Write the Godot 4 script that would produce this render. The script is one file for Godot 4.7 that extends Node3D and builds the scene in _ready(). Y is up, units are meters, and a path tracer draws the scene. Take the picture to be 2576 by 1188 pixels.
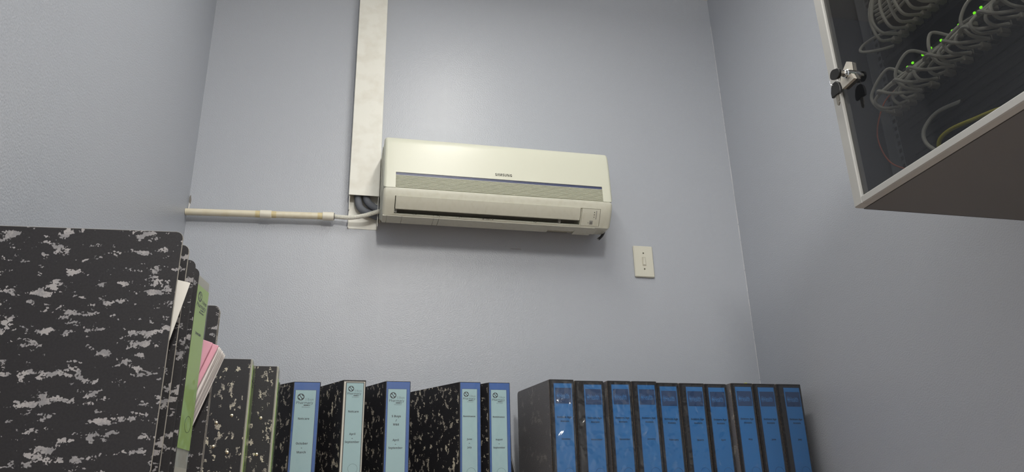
extends Node3D
# A small back office seen from a seated person's height: split air conditioner on the back wall,
# lever arch files along two shelves, a wall rack with patch cables on the right wall.
# Origin: floor point under the lens in x, back wall at z = 0, floor at y = 0. EYE is the lens.

const EYE := Vector3(0.0, 1.0, 2.45)
const XL := -0.505      # left wall
const XR := 1.439       # right wall
const ZF := 5.6         # wall behind the photographer
const CEIL := 3.10
const SHELF := 1.078    # top of both shelves
const LAMP_X := [0.42, 0.25]
const LAMP_Z := [1.25, 3.3]
const LAMP_DOWN := [1.5, 3.4]    # energy sent down by each fitting
const LAMP_ROUND := [0.06, 1.7]   # energy sent all round (bare tubes)
const LAMP_COLOR := Color(1.0, 0.985, 0.955)
const LAMP_LEN := 1.2

var origin_of := {}
var taken := {}
var rng := RandomNumberGenerator.new()
var M := {}
var font_plain: SystemFont
var font_bold: SystemFont


# ---------------------------------------------------------------- mesh soup
class Soup:
	var v := PackedVector3Array()   # three per triangle, counter-clockwise seen from outside
	var u := PackedVector2Array()
	var s := PackedInt32Array()     # surface of each triangle
	var mark := 0

	func begin() -> void:
		mark = v.size()

	func tri(a: Vector3, b: Vector3, c: Vector3, sf := 0, ua := Vector2.ZERO, ub := Vector2.ZERO, uc := Vector2.ZERO) -> void:
		v.append(a); v.append(b); v.append(c)
		u.append(ua); u.append(ub); u.append(uc)
		s.append(sf)

	func quad(a: Vector3, b: Vector3, c: Vector3, d: Vector3, sf := 0) -> void:
		tri(a, b, c, sf)
		tri(a, c, d, sf)

	func end(xf := Transform3D()) -> void:
		# turn what was added since begin() the right way out, then place it
		var vol := 0.0
		for i in range(mark, v.size(), 3):
			vol += v[i].dot(v[i + 1].cross(v[i + 2]))
		if vol < 0.0:
			for i in range(mark, v.size(), 3):
				var t := v[i + 1]; v[i + 1] = v[i + 2]; v[i + 2] = t
				var w := u[i + 1]; u[i + 1] = u[i + 2]; u[i + 2] = w
		if xf != Transform3D():
			for i in range(mark, v.size()):
				v[i] = xf * v[i]

	func box(lo: Vector3, hi: Vector3, bevel := 0.0, xf := Transform3D(), sf := 0) -> void:
		begin()
		var c := (lo + hi) / 2.0
		var h := (hi - lo) / 2.0
		var b := minf(bevel, minf(h.x, minf(h.y, h.z)) * 0.9)
		if b <= 0.0:
			for ax in 3:
				for sg in [-1.0, 1.0]:
					var n := Vector3.ZERO; n[ax] = sg * h[ax]
					var p := Vector3.ZERO; p[(ax + 1) % 3] = h[(ax + 1) % 3]
					var q := Vector3.ZERO; q[(ax + 2) % 3] = h[(ax + 2) % 3]
					if sg > 0: quad(c + n - p - q, c + n + p - q, c + n + p + q, c + n - p + q, sf)
					else: quad(c + n - p - q, c + n - p + q, c + n + p + q, c + n + p - q, sf)
			end(xf)
			return
		for ax in 3:
			var i1 := (ax + 1) % 3
			var i2 := (ax + 2) % 3
			for sg in [-1.0, 1.0]:
				var n := Vector3.ZERO; n[ax] = sg * h[ax]
				var p := Vector3.ZERO; p[i1] = h[i1] - b
				var q := Vector3.ZERO; q[i2] = h[i2] - b
				if sg > 0: quad(c + n - p - q, c + n + p - q, c + n + p + q, c + n - p + q, sf)
				else: quad(c + n - p - q, c + n - p + q, c + n + p + q, c + n + p - q, sf)
			for s1 in [-1.0, 1.0]:
				for s2 in [-1.0, 1.0]:
					var a := Vector3.ZERO; a[i1] = s1 * h[i1]; a[i2] = s2 * (h[i2] - b)
					var d := Vector3.ZERO; d[i1] = s1 * (h[i1] - b); d[i2] = s2 * h[i2]
					var e := Vector3.ZERO; e[ax] = h[ax] - b
					if s1 * s2 > 0: quad(c + a - e, c + d - e, c + d + e, c + a + e, sf)
					else: quad(c + a + e, c + d + e, c + d - e, c + a - e, sf)
		for sx in [-1.0, 1.0]:
			for sy in [-1.0, 1.0]:
				for sz in [-1.0, 1.0]:
					var a := c + Vector3(sx * h.x, sy * (h.y - b), sz * (h.z - b))
					var d := c + Vector3(sx * (h.x - b), sy * h.y, sz * (h.z - b))
					var e := c + Vector3(sx * (h.x - b), sy * (h.y - b), sz * h.z)
					if sx * sy * sz > 0: tri(a, d, e, sf)
					else: tri(a, e, d, sf)
		end(xf)

	static func inset(poly: PackedVector2Array, by: float) -> PackedVector2Array:
		if by == 0.0: return poly
		var out := PackedVector2Array()
		var n := poly.size()
		var area := 0.0
		for i in n: area += poly[i].cross(poly[(i + 1) % n])
		for i in n:
			var e1 := (poly[i] - poly[(i + n - 1) % n]).normalized()
			var e2 := (poly[(i + 1) % n] - poly[i]).normalized()
			var n1 := Vector2(-e1.y, e1.x) * signf(area)
			var n2 := Vector2(-e2.y, e2.x) * signf(area)
			var m := n1 + n2
			m = m / maxf(0.35, m.length_squared()) * 2.0
			out.append(poly[i] + m * by)
		return out

	# polygon in xy drawn out along z, with rounded rims (bev0 at z0, bev1 at z1)
	func prism(poly: PackedVector2Array, z0: float, z1: float, bev0 := 0.0, bev1 := 0.0, xf := Transform3D(), sf := 0, rim := -1, uvs := Vector2.ZERO, uvo := Vector2.ZERO) -> void:
		begin()
		if rim < 0: rim = sf
		var rings := []
		var zs := []
		if bev0 > 0.0:
			for k in 4:
				var a := PI / 2.0 * k / 4.0
				rings.append(inset(poly, bev0 * (1.0 - sin(a)))); zs.append(z0 + bev0 * (1.0 - cos(a)))
			rings.append(poly); zs.append(z0 + bev0)
		else:
			rings.append(poly); zs.append(z0)
		if bev1 > 0.0:
			rings.append(poly); zs.append(z1 - bev1)
			for k in range(3, -1, -1):
				var a := PI / 2.0 * k / 4.0
				rings.append(inset(poly, bev1 * (1.0 - sin(a)))); zs.append(z1 - bev1 * (1.0 - cos(a)))
		else:
			rings.append(poly); zs.append(z1)
		var n := poly.size()
		var first: PackedVector2Array = rings[0]
		var last: PackedVector2Array = rings[-1]
		var area := 0.0
		for i in n: area += poly[i].cross(poly[(i + 1) % n])
		var idx := Geometry2D.triangulate_polygon(poly)
		for k in range(0, idx.size(), 3):
			var ia := idx[k]; var ib := idx[k + 1]; var ic := idx[k + 2]
			if (poly[ib] - poly[ia]).cross(poly[ic] - poly[ia]) < 0.0:
				var t := ib; ib = ic; ic = t
			tri(p3(last[ia], z1), p3(last[ib], z1), p3(last[ic], z1), sf, last[ia] * uvs + uvo, last[ib] * uvs + uvo, last[ic] * uvs + uvo)
			tri(p3(first[ia], z0), p3(first[ic], z0), p3(first[ib], z0), sf, first[ia] * uvs + uvo, first[ic] * uvs + uvo, first[ib] * uvs + uvo)
		for r in rings.size() - 1:
			var a: PackedVector2Array = rings[r]
			var b: PackedVector2Array = rings[r + 1]
			for i in n:
				var j := (i + 1) % n
				if area > 0: quad(p3(a[i], zs[r]), p3(a[j], zs[r]), p3(b[j], zs[r + 1]), p3(b[i], zs[r + 1]), rim)
				else: quad(p3(a[j], zs[r]), p3(a[i], zs[r]), p3(b[i], zs[r + 1]), p3(b[j], zs[r + 1]), rim)
		end(xf)

	static func p3(p: Vector2, z: float) -> Vector3:
		return Vector3(p.x, p.y, z)

	func tube(path: PackedVector3Array, radius, sides := 8, sf := 0) -> void:
		begin()
		var n := path.size()
		var t0 := (path[1] - path[0]).normalized()
		var up := Vector3.UP if absf(t0.y) < 0.9 else Vector3.RIGHT
		var side := t0.cross(up).normalized()
		var rings := []
		for i in n:
			var t := (path[mini(i + 1, n - 1)] - path[maxi(i - 1, 0)]).normalized()
			side = (side - t * side.dot(t)).normalized()
			var bi := t.cross(side)
			var r: float = radius if radius is float else radius[i]
			var ring := PackedVector3Array()
			for k in sides:
				var a := TAU * k / sides
				ring.append(path[i] + (side * cos(a) + bi * sin(a)) * r)
			rings.append(ring)
		for i in n - 1:
			for k in sides:
				var j := (k + 1) % sides
				quad(rings[i][k], rings[i + 1][k], rings[i + 1][j], rings[i][j], sf)
		for k in sides:
			var j := (k + 1) % sides
			tri(path[0], rings[0][k], rings[0][j], sf)
			tri(path[n - 1], rings[n - 1][j], rings[n - 1][k], sf)
		end()

	# mesh with normals smoothed across edges flatter than crease degrees
	func finish(crease := 35.0) -> ArrayMesh:
		var limit := cos(deg_to_rad(crease))
		var nf := v.size() / 3
		var fn := PackedVector3Array(); fn.resize(nf)
		var shared := {}
		for f in nf:
			var c := (v[f * 3 + 1] - v[f * 3]).cross(v[f * 3 + 2] - v[f * 3])
			fn[f] = c
			for k in 3:
				var key := Vector3i((v[f * 3 + k] * 50000.0).round())
				if shared.has(key): shared[key].append(f)
				else: shared[key] = [f]
		var surfaces := {}
		for f in nf:
			if fn[f].length_squared() < 1e-22: continue
			if not surfaces.has(s[f]): surfaces[s[f]] = [PackedVector3Array(), PackedVector3Array(), PackedVector2Array()]
			var me := fn[f].normalized()
			for k in [0, 2, 1]:
				var p := v[f * 3 + k]
				var sum := Vector3.ZERO
				for g in shared[Vector3i((p * 50000.0).round())]:
					if fn[g].length_squared() > 1e-22 and fn[g].normalized().dot(me) > limit: sum += fn[g]
				surfaces[s[f]][0].append(p)
				surfaces[s[f]][1].append(sum.normalized() if sum.length_squared() > 1e-24 else me)
				surfaces[s[f]][2].append(u[f * 3 + k])
		var mesh := ArrayMesh.new()
		var keys := surfaces.keys()
		keys.sort()
		for key in keys:
			var arr := []
			arr.resize(Mesh.ARRAY_MAX)
			arr[Mesh.ARRAY_VERTEX] = surfaces[key][0]
			arr[Mesh.ARRAY_NORMAL] = surfaces[key][1]
			arr[Mesh.ARRAY_TEX_UV] = surfaces[key][2]
			mesh.add_surface_from_arrays(Mesh.PRIMITIVE_TRIANGLES, arr)
		return mesh


# ---------------------------------------------------------------- node helpers
func rel(x: float, y: float, z: float) -> Vector3:
	return EYE + Vector3(x, y, z)

func numbered(called: String) -> String:
	var n: int = taken.get(called, 0)
	taken[called] = n + 1
	return called if n == 0 else "%s_%03d" % [called, n]

func tag(o: Node, label: String, category: String, group := "") -> void:
	o.set_meta("label", label)
	o.set_meta("category", category)
	if group: o.set_meta("group", group)

func thing(called: String, label: String, category: String, at := Vector3.ZERO, turn := 0.0, group := "") -> Node3D:
	var o := Node3D.new()
	o.name = numbered(called)
	add_child(o)
	o.position = at
	o.rotation.y = turn
	origin_of[o] = at
	tag(o, label, category, group)
	return o

# one named mesh; placed = the soup is in world axes and the parent stands unturned at its origin
func obj(called: String, soup: Soup, mats, parent: Node3D = self, placed := false, crease := 35.0) -> MeshInstance3D:
	var o := MeshInstance3D.new()
	if placed and parent != self and origin_of.has(parent):
		var shift: Vector3 = origin_of[parent]
		for i in soup.v.size(): soup.v[i] -= shift
		origin_of[o] = shift
	o.mesh = soup.finish(crease)
	if mats is Array:
		for i in o.mesh.get_surface_count(): o.set_surface_override_material(i, mats[mini(i, mats.size() - 1)])
	else:
		o.material_override = mats
	o.name = called if parent != self else numbered(called)
	parent.add_child(o, true)
	return o

func struct(called: String, soup: Soup, m) -> MeshInstance3D:
	var o := obj(called, soup, m)
	o.set_meta("kind", "structure")
	return o

func label_it(o: Node, label: String) -> void:
	o.set_meta("label", label)

func mat(c: Color, rough := 0.6, spec := 0.5, metal := 0.0) -> StandardMaterial3D:
	var m := StandardMaterial3D.new()
	m.albedo_color = c
	m.roughness = rough
	m.metallic_specular = spec
	m.metallic = metal
	return m

func rgb(r: int, g: int, b: int) -> Color:
	return Color8(r, g, b)

func lettering(parent: Node3D, words: String, centre: Vector3, width: float, height: float, m: Material, bold := false, turn := Basis()) -> MeshInstance3D:
	var t := TextMesh.new()
	t.text = words
	t.font = font_bold if bold else font_plain
	t.font_size = 48
	t.pixel_size = 0.001
	t.depth = 0.002
	t.curve_step = 2.0
	var b := t.get_aabb()
	var o := MeshInstance3D.new()
	o.mesh = t
	o.material_override = m
	var sx := width / maxf(b.size.x, 1e-6)
	var sy := sx if height <= 0.0 else height / maxf(b.size.y, 1e-6)
	o.transform = Transform3D(turn * Basis.from_scale(Vector3(sx, sy, 0.12)), centre + turn.z * 0.00018 - turn * (b.get_center() * Vector3(sx, sy, 0.12)))
	o.name = "lettering"
	parent.add_child(o, true)
	return o

func rounded(w: float, h: float, r: float, at := Vector2.ZERO, steps := 4) -> PackedVector2Array:
	var p := PackedVector2Array()
	for q in 4:
		var c := Vector2((w / 2 - r) * (1 if q in [0, 3] else -1), (h / 2 - r) * (1 if q < 2 else -1))
		for k in steps + 1:
			var a := PI / 2 * (q + float(k) / steps)
			p.append(at + c + Vector2(cos(a), sin(a)) * r)
	return p

func disc(r: float, at := Vector2.ZERO, n := 20) -> PackedVector2Array:
	var p := PackedVector2Array()
	for k in n: p.append(at + Vector2.from_angle(TAU * k / n) * r)
	return p

func ring_path(c: Vector3, r: float, bx: Vector3, by: Vector3, n := 28) -> PackedVector3Array:
	var p := PackedVector3Array()
	for k in n + 1: p.append(c + (bx * cos(TAU * k / n) + by * sin(TAU * k / n)) * r)
	return p

func smooth(points: Array, per := 8) -> PackedVector3Array:
	var out := PackedVector3Array()
	var n := points.size()
	for i in n - 1:
		var a: Vector3 = points[maxi(i - 1, 0)]
		var b: Vector3 = points[i]
		var c: Vector3 = points[i + 1]
		var d: Vector3 = points[mini(i + 2, n - 1)]
		for k in per: out.append(b.cubic_interpolate(c, a, d, float(k) / per))
	out.append(points[n - 1])
	return out


# ---------------------------------------------------------------- procedural pictures
func noise(sd: int, freq: float, octaves := 3, kind := FastNoiseLite.TYPE_SIMPLEX_SMOOTH) -> FastNoiseLite:
	var n := FastNoiseLite.new()
	n.seed = sd
	n.frequency = freq
	n.noise_type = kind
	n.fractal_type = FastNoiseLite.FRACTAL_FBM if octaves > 1 else FastNoiseLite.FRACTAL_NONE
	n.fractal_octaves = octaves
	return n

func field(n: FastNoiseLite, w: int, h: int, size: int) -> PackedByteArray:
	var im := n.get_seamless_image(w, h, false, false, 0.1, false)
	im.convert(Image.FORMAT_L8)
	im.resize(size, size, Image.INTERPOLATE_CUBIC)
	return im.get_data()

# black marbled board: pale flakes with hard edges, gathered in clusters; cover = share of the sheet that is pale
func flakes(sd: int, size: int, wide: Vector2i, band: Vector2i, freqs: Vector3, cover: float, base: Color, pale: Color, pale2: Color) -> ImageTexture:
	var a := field(noise(sd, freqs.x, 4), wide.x, wide.y, size)
	var b := field(noise(sd + 7, freqs.y, 2), band.x, band.y, size)
	var c := field(noise(sd + 13, freqs.z, 2), size, size, size)
	var d := field(noise(sd + 21, 0.01, 2), size, size, size)
	var hist := PackedInt32Array()
	hist.resize(1024)
	var n := size * size
	for i in n: hist[clampi(int((a[i] * 0.50 + b[i] * 0.50 + c[i] * 0.20) * 3.0), 0, 1023)] += 1
	var left := int(n * cover)
	var cut := 1023
	while cut > 0 and left > 0:
		left -= hist[cut]
		cut -= 1
	var out := PackedByteArray()
	out.resize(n * 3)
	for i in n:
		var f := (a[i] * 0.50 + b[i] * 0.50 + c[i] * 0.20) * 3.0 - cut
		var k := clampf(f * 0.06 + 0.5, 0.0, 1.0)
		var hue := pale.lerp(pale2, clampf((d[i] - 90) / 90.0 + (c[i] - 128) / 200.0, 0.0, 1.0))
		var col := (base * (1.0 + (c[i] - 128) / 900.0)).lerp(hue, k)
		out[i * 3] = clampi(int(col.r * 255), 0, 255)
		out[i * 3 + 1] = clampi(int(col.g * 255), 0, 255)
		out[i * 3 + 2] = clampi(int(col.b * 255), 0, 255)
	return ImageTexture.create_from_image(Image.create_from_data(size, size, false, Image.FORMAT_RGB8, out))

# charcoal board with pale scratches and rubbed patches
func scuffed(sd: int, size: int, base: Color, pale: Color, amount: float) -> ImageTexture:
	var n1 := noise(sd, 0.011, 4)
	n1.fractal_type = FastNoiseLite.FRACTAL_RIDGED
	var a := field(n1, size, size / 3, size)
	var b := field(noise(sd + 5, 0.009, 3), size, size, size)
	var c := field(noise(sd + 9, 0.14, 2), size, size, size)
	var out := PackedByteArray()
	out.resize(size * size * 3)
	for i in size * size:
		var line := clampf((a[i] - 200) / 40.0, 0.0, 1.0) * clampf((b[i] - 90) / 90.0, 0.0, 1.0)
		var patch := clampf((b[i] - 172) / 18.0, 0.0, 1.0) * clampf((c[i] - 90) / 80.0, 0.0, 1.0)
		var k := clampf(line * 0.55 + patch * 0.7, 0.0, 1.0) * amount
		var col := (base * (1.0 + (c[i] - 128) / 520.0)).lerp(pale, k)
		out[i * 3] = clampi(int(col.r * 255), 0, 255)
		out[i * 3 + 1] = clampi(int(col.g * 255), 0, 255)
		out[i * 3 + 2] = clampi(int(col.b * 255), 0, 255)
	return ImageTexture.create_from_image(Image.create_from_data(size, size, false, Image.FORMAT_RGB8, out))

func relief(sd: int, size: int, freq: float, octaves: int, gain := 1.0) -> ImageTexture:
	var im := noise(sd, freq, octaves).get_seamless_image(size, size, false, false, 0.1, true)
	im.convert(Image.FORMAT_L8)
	return ImageTexture.create_from_image(im)

# two flat colours mixed in fine irregular patches, for stained or dusty plastic and board
func mottled(sd: int, size: int, freq: float, a: Color, b: Color, low: float, high: float) -> ImageTexture:
	var d := field(noise(sd, freq, 4), size, size, size)
	var out := PackedByteArray()
	out.resize(size * size * 3)
	for i in size * size:
		var col := a.lerp(b, clampf((d[i] / 255.0 - low) / (high - low), 0.0, 1.0))
		out[i * 3] = int(col.r * 255)
		out[i * 3 + 1] = int(col.g * 255)
		out[i * 3 + 2] = int(col.b * 255)
	return ImageTexture.create_from_image(Image.create_from_data(size, size, false, Image.FORMAT_RGB8, out))


func _ready() -> void:
	rng.seed = 11
	# camera
	var cam := Camera3D.new()
	cam.name = "camera"
	cam.position = EYE
	cam.basis = Basis.from_euler(Vector3(deg_to_rad(21.17396), deg_to_rad(-12.92275), deg_to_rad(-1.4233)))
	cam.fov = rad_to_deg(2.0 * atan(594.0 / 1943.08))
	cam.near = 0.05
	cam.far = 40.0
	cam.current = true
	add_child(cam)
	# surroundings: a closed room, so the sky adds nothing
	var env := Environment.new()
	env.background_mode = Environment.BG_COLOR
	env.background_color = Color(0.02, 0.02, 0.022)
	env.tonemap_mode = Environment.TONE_MAPPER_LINEAR
	env.tonemap_exposure = 0.97
	env.sdfgi_enabled = true
	env.ssao_enabled = true
	env.ssil_enabled = true
	var we := WorldEnvironment.new()
	we.name = "surroundings"
	we.environment = env
	add_child(we)
	# two ceiling fittings: a small diffuser over the shelves, bare fluorescent tubes behind the photographer
	for n in 2:
		var down := AreaLight3D.new()      # the diffuser's downward face
		down.name = "batten_down"
		down.area_size = Vector2(0.11, LAMP_LEN)
		down.light_color = LAMP_COLOR
		down.light_energy = LAMP_DOWN[n]
		down.area_range = 9.0
		down.area_attenuation = 2.0
		down.shadow_enabled = true
		down.position = Vector3(LAMP_X[n], CEIL - 0.112, LAMP_Z[n])
		down.rotation.x = -PI / 2
		add_child(down, true)
		for k in 6:                        # what the bare tubes send sideways
			var lamp := OmniLight3D.new()
			lamp.name = "batten_glow"
			lamp.light_color = LAMP_COLOR
			lamp.light_energy = LAMP_ROUND[n] / 6.0
			lamp.light_size = 0.045
			lamp.omni_range = 9.0
			lamp.omni_attenuation = 2.0
			lamp.shadow_enabled = true
			lamp.position = Vector3(LAMP_X[n], CEIL - 0.15, LAMP_Z[n] + LAMP_LEN * ((k + 0.5) / 6.0 - 0.5))
			add_child(lamp, true)

	font_plain = SystemFont.new()
	font_plain.font_names = PackedStringArray(["Droid Sans"])
	font_bold = SystemFont.new()
	font_bold.font_names = PackedStringArray(["Droid Sans"])
	font_bold.font_weight = 700

	materials()
	room()
	light_fitting()
	shelves()
	air_conditioner()
	trunking()
	drain_pipe()
	wall_switch()
	left_files()
	back_files()
	debtors_files()
	bookend()
	rack()


func materials() -> void:
	var paint := mat(Color(0.671, 0.69, 0.724), 0.36, 0.5)
	paint.heightmap_enabled = true
	paint.heightmap_texture = relief(3, 1024, 0.036, 2)
	paint.heightmap_scale = 0.044
	paint.uv1_triplanar = true
	paint.uv1_world_triplanar = true
	paint.uv1_scale = Vector3.ONE * 4.8
	M.paint = paint
	M.ceiling = mat(Color(0.9, 0.9, 0.89), 0.8)
	M.floor = mat(rgb(212, 190, 168), 0.5)
	M.wood = mat(rgb(132, 104, 78), 0.5)
	M.wood.albedo_texture = mottled(40, 256, 0.02, Color(0.9, 0.9, 0.9), Color(1, 1, 1), 0.3, 0.7)
	M.wood.uv1_triplanar = true
	M.lamp_body = mat(rgb(235, 235, 232), 0.5)
	M.tube = mat(rgb(255, 255, 250), 0.4)
	M.tube.emission_enabled = true
	M.tube.emission = Color(1.0, 0.985, 0.955)
	M.tube.emission_energy_multiplier = 1.5
	# air conditioner
	M.ac = mat(rgb(205, 207, 192), 0.36, 0.5)
	M.ac_low = mat(rgb(204, 204, 190), 0.42, 0.5)
	M.ac_low.albedo_texture = mottled(50, 512, 0.03, Color(1, 1, 1), Color(0.965, 0.96, 0.945), 0.5, 0.9)
	M.ac_low.uv1_triplanar = true
	M.ac_low.uv1_scale = Vector3.ONE * 3.0
	M.navy = mat(rgb(58, 66, 98), 0.4)
	M.ac_grey = mat(rgb(150, 150, 145), 0.5)
	M.mark = mat(rgb(74, 72, 66), 0.8)
	M.ink = mat(rgb(48, 48, 42), 0.6)
	M.black_cable = mat(rgb(34, 36, 40), 0.4)
	M.copper = mat(rgb(190, 190, 186), 0.3, 0.5, 0.8)
	M.trunk = mat(Color(1, 1, 1), 0.42)
	M.trunk.albedo_texture = mottled(60, 512, 0.012, Color8(224, 224, 216), Color8(214, 212, 202), 0.45, 0.85)
	M.trunk.uv1_triplanar = true
	M.trunk.uv1_scale = Vector3.ONE * 2.0
	M.lagging = mat(rgb(104, 108, 116), 0.7)
	M.pvc = mat(Color(1, 1, 1), 0.4)
	M.pvc.albedo_texture = mottled(61, 512, 0.02, Color8(226, 219, 197), Color8(216, 206, 178), 0.5, 0.85)
	M.pvc.uv1_triplanar = true
	M.pvc.uv1_scale = Vector3.ONE * 2.2
	M.pvc_white = mat(rgb(231, 227, 212), 0.4)
	M.glue = mat(rgb(214, 199, 154), 0.35)
	M.hose = mat(rgb(224, 223, 214), 0.45)
	M.plate = mat(rgb(206, 205, 192), 0.45)
	M.rocker = mat(rgb(184, 180, 166), 0.45)
	M.plaster = mat(rgb(126, 122, 116), 0.9)
	M.bead = mat(rgb(196, 198, 202), 0.6)
	M.flake = mat(rgb(214, 212, 208), 0.6)
	# files
	M.cloud = mat(Color(1, 1, 1), 0.55, 0.42)
	M.cloud.albedo_texture = flakes(101, 1024, Vector2i(640, 1024), Vector2i(400, 1024), Vector3(0.026, 0.013, 0.075), 0.125, Color8(38, 37, 40), Color8(130, 129, 132), Color8(158, 155, 156))
	M.flaked = mat(Color(1, 1, 1), 0.5, 0.45)
	M.flaked.albedo_texture = flakes(207, 1024, Vector2i(1024, 700), Vector2i(1024, 700), Vector3(0.023, 0.011, 0.060), 0.10, Color8(32, 32, 36), Color8(128, 124, 118), Color8(190, 184, 166))
	M.scuff = mat(Color(1, 1, 1), 0.45, 0.5)
	M.scuff.albedo_texture = scuffed(303, 768, Color8(100, 99, 102), Color8(166, 164, 156), 1.0)
	M.rim_grey = mat(rgb(150, 146, 138), 0.8)
	M.rim_black = mat(rgb(34, 33, 34), 0.6)
	M.rim_brown = mat(Color(1, 1, 1), 0.85)
	M.rim_brown.albedo_texture = mottled(70, 256, 0.06, Color8(112, 92, 72), Color8(46, 42, 40), 0.35, 0.65)
	M.rim_brown.uv1_triplanar = true
	M.rim_brown.uv1_scale = Vector3.ONE * 12.0
	M.spine_black = mat(Color(1, 1, 1), 0.3, 0.5)
	M.spine_black.albedo_texture = mottled(71, 512, 0.03, Color8(30, 30, 32), Color8(66, 63, 59), 0.58, 0.86)
	M.spine_black.uv1_triplanar = true
	M.spine_black.uv1_scale = Vector3.ONE * 5.0
	M.spine_blue = mat(rgb(28, 84, 158), 0.34, 0.5)
	M.spine_cream = mat(rgb(206, 203, 192), 0.5)
	M.spine_grey = mat(rgb(170, 170, 160), 0.4)
	M.label_teal = mat(rgb(154, 186, 192), 0.55)
	M.label_green = mat(rgb(160, 190, 112), 0.45)
	M.label_blue = mat(rgb(38, 104, 164), 0.4)
	M.header = mat(rgb(36, 62, 100), 0.4)
	M.print_blue = mat(rgb(62, 122, 182), 0.5)
	M.print = mat(rgb(22, 34, 42), 0.6)
	M.print_grey = mat(rgb(96, 116, 122), 0.6)
	M.print_green = mat(rgb(44, 62, 34), 0.6)
	M.line = mat(rgb(30, 52, 84), 0.6)
	for wavy in 2:
		var p := mat(Color(0.6, 0.62, 0.64, 0.01), 0.10, 0.4)
		p.transparency = BaseMaterial3D.TRANSPARENCY_ALPHA
		p.heightmap_enabled = true
		p.heightmap_texture = relief(8 + wavy, 512, 0.012, 2)
		p.heightmap_scale = [0.06, 0.42][wavy]
		p.uv1_triplanar = true
		p.uv1_world_triplanar = true
		p.uv1_scale = Vector3.ONE * 4.0
		M[["pocket", "pocket_wavy"][wavy]] = p
	M.paper = mat(rgb(232, 230, 224), 0.7)
	M.pink = mat(rgb(228, 168, 186), 0.6)
	M.sleeve = mat(rgb(236, 232, 230), 0.25)
	M.rivet = mat(rgb(200, 190, 165), 0.25, 0.5, 0.9)
	M.sticky = mat(rgb(214, 226, 70), 0.7)
	M.black_metal = mat(rgb(28, 28, 30), 0.4)
	M.steel_edge = mat(rgb(180, 180, 182), 0.3, 0.5, 0.7)
	# rack
	M.rack = mat(rgb(160, 160, 158), 0.45, 0.5)
	M.rack_shaded = mat(rgb(97, 97, 98), 0.55, 0.4)  # frame grey darkened: the shade under the cabinet is put into this colour
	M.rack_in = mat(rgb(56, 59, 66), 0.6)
	M.rail = mat(rgb(112, 116, 122), 0.5)
	M.gear = mat(rgb(28, 29, 32), 0.6)
	M.gear_dark = mat(rgb(18, 18, 20), 0.6)
	M.cable = mat(rgb(186, 186, 174), 0.5)
	M.boot = mat(rgb(158, 156, 140), 0.5)
	M.orange = mat(rgb(204, 96, 58), 0.5)
	M.yellow = mat(rgb(196, 190, 52), 0.5)
	M.chrome = mat(rgb(225, 225, 225), 0.12, 0.5, 1.0)
	M.tin = mat(rgb(206, 202, 192), 0.35, 0.5, 0.4)
	M.key_black = mat(rgb(24, 24, 25), 0.3)
	M.brass = mat(rgb(150, 146, 138), 0.35, 0.5, 0.8)
	M.led = mat(rgb(160, 235, 40), 0.4)
	M.led.emission_enabled = true
	M.led.emission = Color(0.45, 0.95, 0.06)
	M.led.emission_energy_multiplier = 2.2
	M.glass = mat(Color(0.06, 0.065, 0.075, 0.35), 0.03, 0.5)
	M.glass.transparency = BaseMaterial3D.TRANSPARENCY_ALPHA


# ---------------------------------------------------------------- room
func room() -> void:
	var t := 0.12
	var s := Soup.new(); s.box(Vector3(XL - t, -t, -t), Vector3(XR + t, CEIL + t, 0)); var back := struct("wall_back", s, M.paint)
	s = Soup.new(); s.box(Vector3(XL - t, -t, 0), Vector3(XL, CEIL + t, ZF)); var left := struct("wall_left", s, M.paint)
	s = Soup.new(); s.box(Vector3(XR, -t, 0), Vector3(XR + t, CEIL + t, ZF)); var right := struct("wall_right", s, M.paint)
	s = Soup.new(); s.box(Vector3(XL - t, -t, ZF), Vector3(XR + t, CEIL + t, ZF + t)); struct("wall_front", s, M.ceiling)
	s = Soup.new(); s.box(Vector3(XL, -t, 0), Vector3(XR, 0, ZF)); struct("floor", s, M.floor)
	s = Soup.new(); s.box(Vector3(XL, CEIL, 0), Vector3(XR, CEIL + t, ZF)); struct("ceiling", s, M.ceiling)
	# chipped plaster in the left corner above the pipe, a pencil scuff under the air conditioner
	s = Soup.new()
	s.prism(PackedVector2Array([Vector2(XL + 0.001, 2.028), Vector2(XL + 0.006, 2.020), Vector2(XL + 0.0075, 2.032), Vector2(XL + 0.004, 2.052), Vector2(XL + 0.001, 2.044)]), 0, 0.0015)
	obj("paint_chip", s, M.plaster, back)
	s = Soup.new()
	s.prism(PackedVector2Array([Vector2(XL + 0.001, 2.000), Vector2(XL + 0.004, 2.003), Vector2(XL + 0.006, 2.018), Vector2(XL + 0.001, 2.026)]), 0, 0.002)
	obj("paint_flake", s, M.flake, back)
	s = Soup.new()
	s.box(Vector3(0.556, 1.9255, -0.0005), Vector3(0.593, 1.9268, 0.0003))
	obj("scuff_mark", s, M.plaster, back)
	# ragged bead of white filler down the right corner
	s = Soup.new()
	var r := RandomNumberGenerator.new(); r.seed = 5
	var y := 1.35
	while y < 2.95:
		var step := 0.02 + r.randf() * 0.02
		var w := 0.0009 + r.randf() * 0.0009
		s.box(Vector3(XR - w, y, -0.0005), Vector3(XR + 0.001, y + step * (0.8 + 0.3 * r.randf()), w), 0.0006)
		y += step
	obj("corner_bead", s, M.bead, right)


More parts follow.
